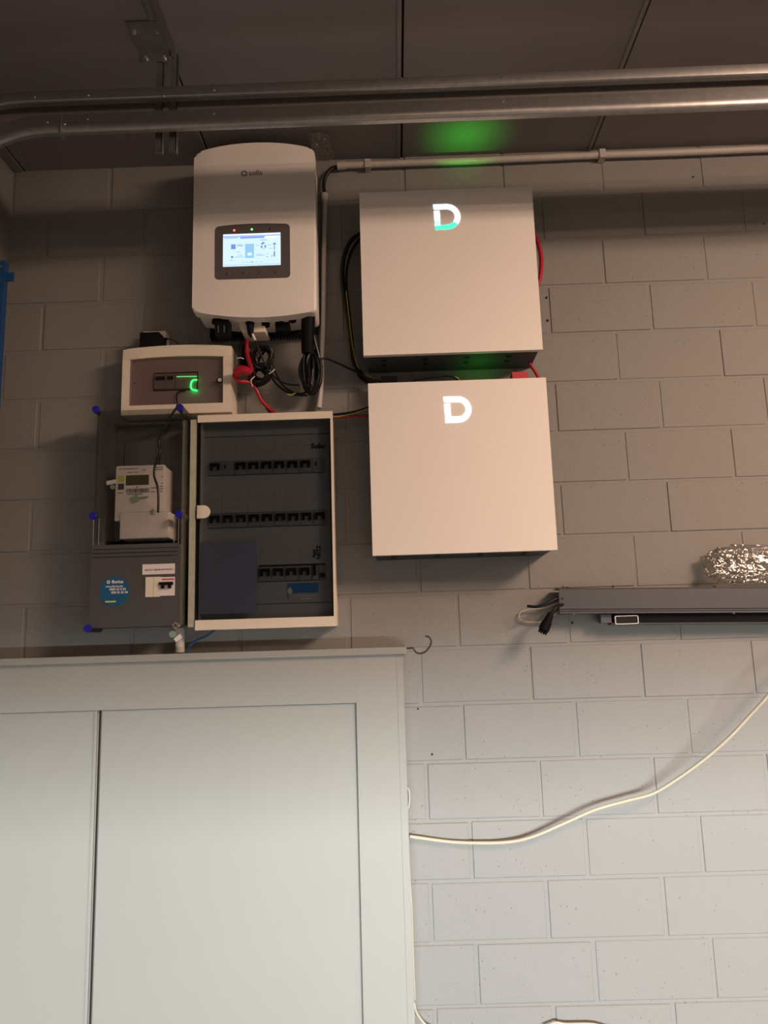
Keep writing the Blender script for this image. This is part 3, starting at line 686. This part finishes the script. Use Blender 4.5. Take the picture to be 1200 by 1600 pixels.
for (u, v, u2) in ((186, 733, 192), (193, 732.8, 216), (199, 738.5, 207), (210, 738, 215), (222, 734.5, 228), (240, 730.5, 255), (240, 734, 255), (184, 770.5, 193), (199, 772.5, 222), (236, 762.5, 246), (235, 768.5, 243), (252, 745, 255), (252, 755, 255), (249, 760, 255), (249, 764, 255), (250, 768, 254)):
    a = mp(u, v); c = mp(u2, v); q.box(a[0], c[0], YM-.0006, YM+.001, a[1]-.0012, a[1]+.0012)
c = mp(214.5, 761); q.cyl((c[0], YM-.0012, c[1]), (0, 1, 0), .0024, .003, 12)
q.done('face_print', 'ink', T)
a = mp(212, 780); q = MB(); q.obox((a[0], YM-.006, a[1]), (1, 0, .45), (-.45, 0, 1), .022, .008, .022, .002); q.obox((a[0]+.026, YM-.004, a[1]+.004), (1, 0, .12), (0, 0, 1), .040, .003, .006, .001); q.done('seal_clip', 'seal', T)
c = mp(241, 800); q = MB(); q.cyl((c[0], YM-.010, c[1]+.008), (0, 0, -1), .006, .018, 14); q.done('seal_screw', 'seal', T)
sl = thing('seal_tag', 'green security seal with white tag left of the meter display', 'seal tag', (-.9, -.15, 2.24))
p = at(174, 753.5, -.15); MB().obox((p.x, -.15, p.z), (1, 0, .18), (0, 0, 1), .036, .0015, .015).done('tag', 'paper', sl)
p = at(176, 761, -.15); MB().cyl((p.x, -.153, p.z), (0, 1, 0), .0085, .006, 16).done('seal', 'seal', sl)
sl = thing('seal_tag', 'green security seal with white tag hanging below the cabinet screw', 'seal tag', (-.63, -.2, 1.67))
p = at(270, 991, -.215); MB().cyl((p.x, -.218, p.z), (0, 1, 0), .012, .006, 18).done('seal', 'seal', sl)
p = at(278, 997, -.215); MB().obox((p.x, -.215, p.z), (1, 0, .75), (-.75, 0, 1), .026, .0015, .014).done('tag', 'paper', sl)
p = at(275, 979, -.214); c = at(270, 989, -.216); MB().tube([p, (p+c)/2+Vector((.004, -.002, 0)), c], .0008, 6).done('seal_wire', 'galv', sl)
# black cable on the meter
tag(MB().tube([at(x, y, Y_) for x, y, Y_ in ((277, 633, -.205), (276, 637, -.212), (267, 650, -.212), (258, 668, -.21), (248, 688, -.208), (250, 705, -.208), (247, 716, -.208), (242, 728, -.208), (241, 744, -.208), (246, 760, -.209), (247.5, 780, -.209), (247, 801, -.208))], .0042, 10).done('meter_cable', 'cable'), 'thin black cable running down over the electricity meter front', 'cable')
tag(MB().box(-.600, -.578, -.125, -.004, 1.70, 2.462, .003).done('foam_strip', 'foam'), 'pale filler strip standing between meter cabinet and tall consumer unit', 'strip')
# conduit stub and blue wire below
tag(MB().tube([Vector((-.645, -.06, 1.70)), Vector((-.645, -.06, 1.613))], .017, 16, 1).done('conduit_stub', 'pipe'), 'short pale pipe coming out below the meter cabinet', 'pipe')
tag(MB().tube([at(292, 1022, -.06), at(296, 1010, -.06), at(308, 1000, -.06), at(322, 994, -.06), at(336, 984, -.05)], .0040, 8).done('blue_wire', 'bcable'), 'blue wire curving below the tall consumer unit', 'wire')

# ------------------------------------------------------------------ cables between the boxes
def cable(name, label, pts, r, mt_='cable', cat='cable', n=10, group=None):
    return tag(MB().tube([at(x, y, Y_) for x, y, Y_ in pts], r, n).done(name, mt_), label, cat, group)
# thick bundle under the inverter's right connector and its coil
def coil(name, label, cx, cy, Y_, rx, rz, loops, r, seed, mt_='cable', tilt=0., parent=None, squeeze=.45):
    rnd = random.Random(seed); pts = []; n = loops*10
    for k in range(n+1):
        t = k/10*math.tau; j = 1-squeeze*(.5+.5*math.sin(t*.27+seed)); j2 = 1-.22*(.5+.5*math.sin(t*.41+seed*2))
        x = math.cos(t)*rx*j+rx*.12*math.sin(t*.17+seed); z = math.sin(t)*rz*j2
        x, z = x*math.cos(tilt)-z*math.sin(tilt), x*math.sin(tilt)+z*math.cos(tilt)
        pts.append(Vector((cx+x+rnd.uniform(-.0015, .0015), Y_+.020*math.sin(t*.23+seed)+rnd.uniform(-.004, .004), cy+z+rnd.uniform(-.0015, .0015))))
    o = MB().tube(pts, r, 8, 4).done(name, mt_, parent)
    return o
cb = thing('cable_coil', 'tall black cable coil hanging below the right end of the inverter', 'cable coil', (-.15, -.11, 2.7))
c = at(486, 580, -.11)
coil('coil', '', c.x, c.z, -.108, .038, .084, 15, .0056, 2, parent=cb, squeeze=.85)
MB().tube([at(482, 490, -.14), at(481, 520, -.135), at(481, 552, -.12)], lambda t: .026-.002*t, 16).done('sleeve', 'black', cb)
MB().tube([at(489, 520, -.13), at(494, 540, -.12), at(499, 560, -.11), at(502, 580, -.10)], .006, 8).done('cable', 'cable', cb)
MB().tube([at(498, 515, -.05), at(499.5, 560, -.05), at(500, 600, -.05), at(494, 636, -.05)], .003, 8).done('cable', 'cable', cb)
cb2 = thing('cable_coil', 'tangled black cable coil beside the red cable loop', 'cable coil', (-.39, -.1, 2.62))
c = at(406, 585, -.1)
coil('coil', '', c.x, c.z, -.095, .046, .036, 10, .0056, 5, tilt=.6, parent=cb2, squeeze=.6)
c = at(412, 560, -.1); coil('coil', '', c.x, c.z, -.10, .034, .048, 6, .0050, 9, tilt=-.3, parent=cb2)
c = at(381, 555, -.1)
coil('coil', '', c.x, c.z, -.07, .022, .060, 7, .0058, 11, parent=cb2, squeeze=.8)
p = at(413, 578, -.13); 
for a_, b_, c_ in (((370, 560), (376, 559), (381, 561)), ((395, 604), (392, 595), (398, 588)), ((420, 584), (425, 581), (429, 577))):
    MB().tube([at(*a_, -.145), at(*b_, -.147), at(*c_, -.143)], .0018, 6).done('cable_tie', 'paper', cb2)
rc = thing('red_cable', 'thick red cable looping below the inverter beside the small consumer unit', 'cable', (-.4, -.11, 2.62))
pts = ((386, 530, -.12), (386, 550, -.12), (390, 567, -.13), (393, 578, -.135), (386, 583, -.15), (372, 580, -.155), (366, 588, -.14), (374, 595, -.12), (390, 598, -.10), (400, 608, -.08), (408, 625, -.07), (422, 640, -.06), (432, 648, -.06))
MB().tube([at(*q) for q in pts], .0078, 12).done('cable', 'red', rc)
MB().tube([at(368, 583, -.152), at(378, 578, -.16), at(390, 581, -.155)], .0165, 14).done('connector', 'red', rc)
cable('black_cable', 'black cable running from the coil down behind the tall consumer unit', ((398, 600, -.09), (405, 615, -.075), (414, 633, -.065), (424, 648, -.06)), .0048)
cable('grey_wire', 'thin dark wire with white sleeve dropping from the inverter plug', ((396, 525, -.15), (405, 548, -.14), (415, 570, -.12), (430, 590, -.11), (448, 600, -.11), (468, 602, -.11)), .0035)
tag(MB().tube([at(394, 522, -.152), at(399, 532, -.148)], .0050, 10, 1).done('wire_sleeve', 'paper'), 'short white sleeve around the wire below the inverter', 'sleeve')
cable('black_cable', 'black cable sagging between the two coils', ((425, 560, -.09), (432, 585, -.08), (445, 605, -.08), (465, 615, -.085), (482, 612, -.09)), .0042)
cable('black_cable', 'lower black cable sagging towards the right coil with a yellow end', ((422, 585, -.07), (432, 600, -.07), (446, 611, -.075), (462, 617, -.085), (480, 618, -.09)), .0042)
cable('yellow_wire', 'short yellow wire end between the coils', ((449, 616, -.085), (455, 617, -.086), (462, 614, -.09)), .0030, 'yel', 'wire')
cable('black_cable', 'black cable running from the right coil to the lower battery box', ((499, 563, -.10), (508, 560, -.09), (522, 565, -.07), (548, 577, -.07), (575, 590, -.08), (596, 597, -.09)), .0042)
cable('black_cable', 'thick black cable bowing left of the upper battery box', ((570, 362, -.05), (550, 374, -.04), (538, 400, -.035), (535, 435, -.035), (541, 480, -.035), (549, 530, -.04), (553, 565, -.045), (566, 585, -.055), (586, 600, -.06)), .0085, n=12)
cable('black_cable', 'second black cable bowing close against the upper battery box', ((575, 368, -.045), (558, 378, -.035), (545, 405, -.03), (541, 440, -.03), (546, 490, -.03), (552, 545, -.035), (560, 585, -.04), (580, 602, -.05)), .0055)
cable('yellow_wire', 'thin yellow wire running beside the black cables left of the battery', ((541, 455, -.045), (546, 500, -.046), (551, 540, -.05), (558, 570, -.055), (568, 584, -.06), (592, 596, -.065)), .0022, 'yel', 'wire')
cable('black_wire', 'thin black cable above the top edge of the lower battery box', ((640, 597, -.10), (662, 592, -.10), (686, 589, -.10), (704, 588, -.10), (716, 594, -.10)), .0032)
cable('yellow_wire', 'short yellow wire end above the lower battery box', ((706, 590, -.095), (714, 590, -.095), (720, 597, -.095)), .0022, 'yel', 'wire')
cable('red_cable', 'red cable bulging out right of the upper battery box', ((825, 352, -.05), (838, 372, -.04), (845, 398, -.036), (845, 425, -.036), (838, 452, -.04), (826, 470, -.05)), .0085, 'red', n=12)
cable('red_cable', 'red cable end dropping between the two battery boxes', ((822, 560, -.06), (830, 572, -.06), (838, 584, -.06), (845, 598, -.06)), .0062, 'red')
p = at(811, 590, -.09); tag(MB().box(p.x-.030, p.x+.028, -.12, -.06, p.z-.03, p.z+.012, .003).done('red_connector', 'redp'), 'red plug sticking up behind the lower battery box', 'plug')
p = at(608, 597, -.09); tag(MB().box(p.x-.030, p.x+.030, -.12, -.06, p.z-.03, p.z+.013, .003).done('black_connector', 'black'), 'black plug sticking up behind the lower battery box', 'plug')
for i, (nm, lab, mt_, r, pts) in enumerate((('black_cable', 'black cable crossing from the tall consumer unit to the lower battery', 'cable', .0040, ((510, 648, -.07), (530, 647, -.07), (555, 643, -.07), (580, 635, -.07))),
     ('red_cable', 'red cable crossing from the tall consumer unit to the lower battery', 'red', .0050, ((508, 652, -.06), (530, 652, -.06), (555, 650, -.055), (582, 650, -.05))),
     ('yellow_wire', 'thin yellow wire crossing from the tall consumer unit to the lower battery', 'yel', .0022, ((508, 651, -.075), (530, 651, -.078), (552, 646, -.078), (580, 637, -.075))))):
    cable(nm, lab, pts, r, mt_)

# ------------------------------------------------------------------ right: grey channel with plug
L = thing('metal_channel', 'long grey anodised channel mounted on the wall at the right', 'channel', (1.4, -.08, 1.75))
a0, a1 = at(873, 919, -.09), at(1200, 917, -.09); dx_ = (a1-a0); dx_.y = 0; dx_.normalize(); end = a0+dx_*1.7; upn = Vector((-dx_.z, 0, dx_.x))
H = .0905; U = Vector((0, 1, 0))
prof = [(0, 0), (.075, 0), (.075, -.002), (.0022, -.002), (.0022, -.004), (.0, -.006), (0, -.0722), (.0025, -.0742), (.0025, -.0772), (.0, -.079), (0, -.0838), (.003, -.0855), (.0, -.0875), (0, -H), (.075, -H), (.075, -H-.002), (-.002, -H-.002), (-.002, -.088), (-.002, -.0715), (-.002, .0005)]
q = MB(); q.sweep([(0, -.003), (.003, -.003), (.003, -H+.016), (.006, -H+.014), (.003, -H+.012), (.003, -H+.004), (.074, -H+.003), (.074, -H), (0, -H), (0, -H+.006), (.0025, -H+.0075), (0, -H+.009), (0, -H+.012), (.0025, -H+.014), (0, -H+.0165)], [a0, end], [(U, upn), (U, upn)])
q.done('channel', 'alu', L)
q = MB(); q.sweep([(-.002, 0), (.075, 0), (.075, -.003), (-.002, -.003)], [a0-dx_*.004, end], [(U, upn), (U, upn)]); q.done('top_flange', 'dark', L)
def on(u, v, y): return Vector((a0.x, y, a0.z))+dx_*u+upn*v
MB().cyl(on(.011, -.037, -.0915), (0, 1, 0), .0035, .003, 12).done('hole', 'gap', L)
for u, v, y in ((.035, .004, -.07), (.565, .004, -.07)): MB().cyl(on(u, -.002, y), upn, .006, .008, 12).done('screw', 'iron', L)
for u in (.05, .62): MB().cyl(on(u, -H+.001, -.08), -upn, .006, .005, 12).done('screw', 'galv', L)
R_ = thing('black_tube', 'black square tube with open white rimmed end below the grey channel', 'tube', (1.4, -.06, 1.68))
b0 = on(.158, -H-.002, -.07); b1 = on(1.7, -H-.002, -.07)
q = MB(); q.sweep([(0, 0), (.05, 0), (.05, -.031), (0, -.031)], [b0+dx_*.03, b1], [(U, upn)]*2); q.done('tube_body', 'black', R_)
q = MB(); q.sweep([(-.001, -.0315), (.05, -.0315), (.05, -.037), (-.001, -.036)], [b0+dx_*.03, b1], [(U, upn)]*2); q.done('lower_lip', 'dark', R_)
q = MB(); cc = b0+dx_*.015-upn*.016; q.obox((cc.x, -.048, cc.z), dx_, upn, .045, .044, .030, .008); q.done('end_cap', 'alu', R_)
def rr_world(c, hw, hh, r, n=5): return rrect(c.x-hw, c.x+hw, c.z-hh, c.z+hh, r, n)
cc = at(979, 968.5, -.074)
MB().ring(rr_world(cc, .042, .0155, .006), rr_world(cc, .039, .0125, .004), -.077, -.068).done('white_rim', 'paper', R_)
MB().prism(rr_world(cc, .0395, .013, .004), -.0725, -.0695).done('recess', 'gap', R_)
cc = at(858, 958, -.12)
pl = thing('cable_plug', 'black ribbed cable plug hanging from the left end of the grey channel', 'plug', (cc.x, -.12, cc.z))
A_, B_ = at(861, 958, -.12), at(847, 990, -.125); ax = (B_-A_).normalized(); ln = (B_-A_).length
q = MB(); q.cyl(A_, ax, .010, ln*.45, 18, .016); q.cyl(A_+ax*ln*.45, ax, .018, ln*.38, 18, .019)
for k in range(5): q.cyl(A_+ax*ln*(.12+.14*k), ax, .0125+.0016*k, .004, 18)
q.done('plug_body', 'black', pl)
q = MB(); t1 = ax.orthogonal().normalized(); t2 = ax.cross(t1)
for k in range(9):
    v = A_+ax*ln*.82+(t1*math.cos(k*.7)+t2*math.sin(k*.7))*.013; q.cyl(v, ax, .0028, ln*.16, 8)
q.done('pins', 'black', pl)
MB().tube([at(862, 958, -.12), at(868, 950, -.115), at(874, 946, -.10), at(882, 944, -.08)], .0055, 10).done('lead', 'cable', pl)
tag(MB().tube([at(880, 932, -.07), at(868, 936, -.09), at(852, 944, -.10), at(838, 948, -.10), at(824, 947, -.085)], .0050, 10).done('cable_loop', 'cable'), 'black cable end poking out left of the grey channel', 'cable')
tag(MB().tube([at(876, 940, -.05), at(850, 950, -.03), at(822, 953, -.02), at(811, 960, -.015), at(816, 970, -.015), at(840, 972, -.02), at(858, 966, -.04), at(874, 955, -.06)], .0022, 8).done('thin_cable', 'pipe'), 'thin pale cable loop on the wall behind the black plug', 'cable')

# ------------------------------------------------------------------ loose cables on the lower wall
pts = ((640, 1307, -.024), (655, 1309, -.02), (700, 1315, -.018), (740, 1317, -.02), (790, 1316, -.026), (830, 1308, -.034), (880, 1287, -.045), (930, 1265, -.055), (980, 1251, -.06), (1020, 1240, -.066), (1060, 1216, -.08), (1100, 1187, -.10), (1140, 1152, -.12), (1170, 1120, -.135), (1200, 1087, -.15), (1232, 1045, -.13), (1256, 1015, -.07), (1272, 1000, -.008))
cable('cream_cable', 'long cream cable sweeping across the lower wall beside the wardrobe', pts, .0060, 'wcable', n=12)
cable('thin_cable', 'thin white cable loop beside the wardrobe above the cream cable', ((634, 1232, -.03), (638, 1233, -.03), (640, 1244, -.03), (639, 1258, -.03), (635, 1268, -.03)), .0028, 'pipe')
cable('thin_cable', 'thin white cable running down along the side of the wardrobe', ((637, 1300, -.025), (641, 1380, -.02), (643.5, 1420, -.02), (646, 1500, -.02), (648.5, 1562, -.02)), .0026, 'wcable')
cable('thin_cable', 'thin pale cable curling away at the foot of the wardrobe side', ((647, 1566, -.02), (650, 1580, -.02), (657, 1592, -.02), (668, 1603, -.02), (690, 1612, -.02)), .0040, 'wcable')
cable('thin_cable', 'pale cable just entering at the bottom edge of the wall', ((850, 1604, -.02), (868, 1598, -.02), (885, 1600, -.02), (925, 1600, -.02), (950, 1606, -.02)), .0040, 'wcable')
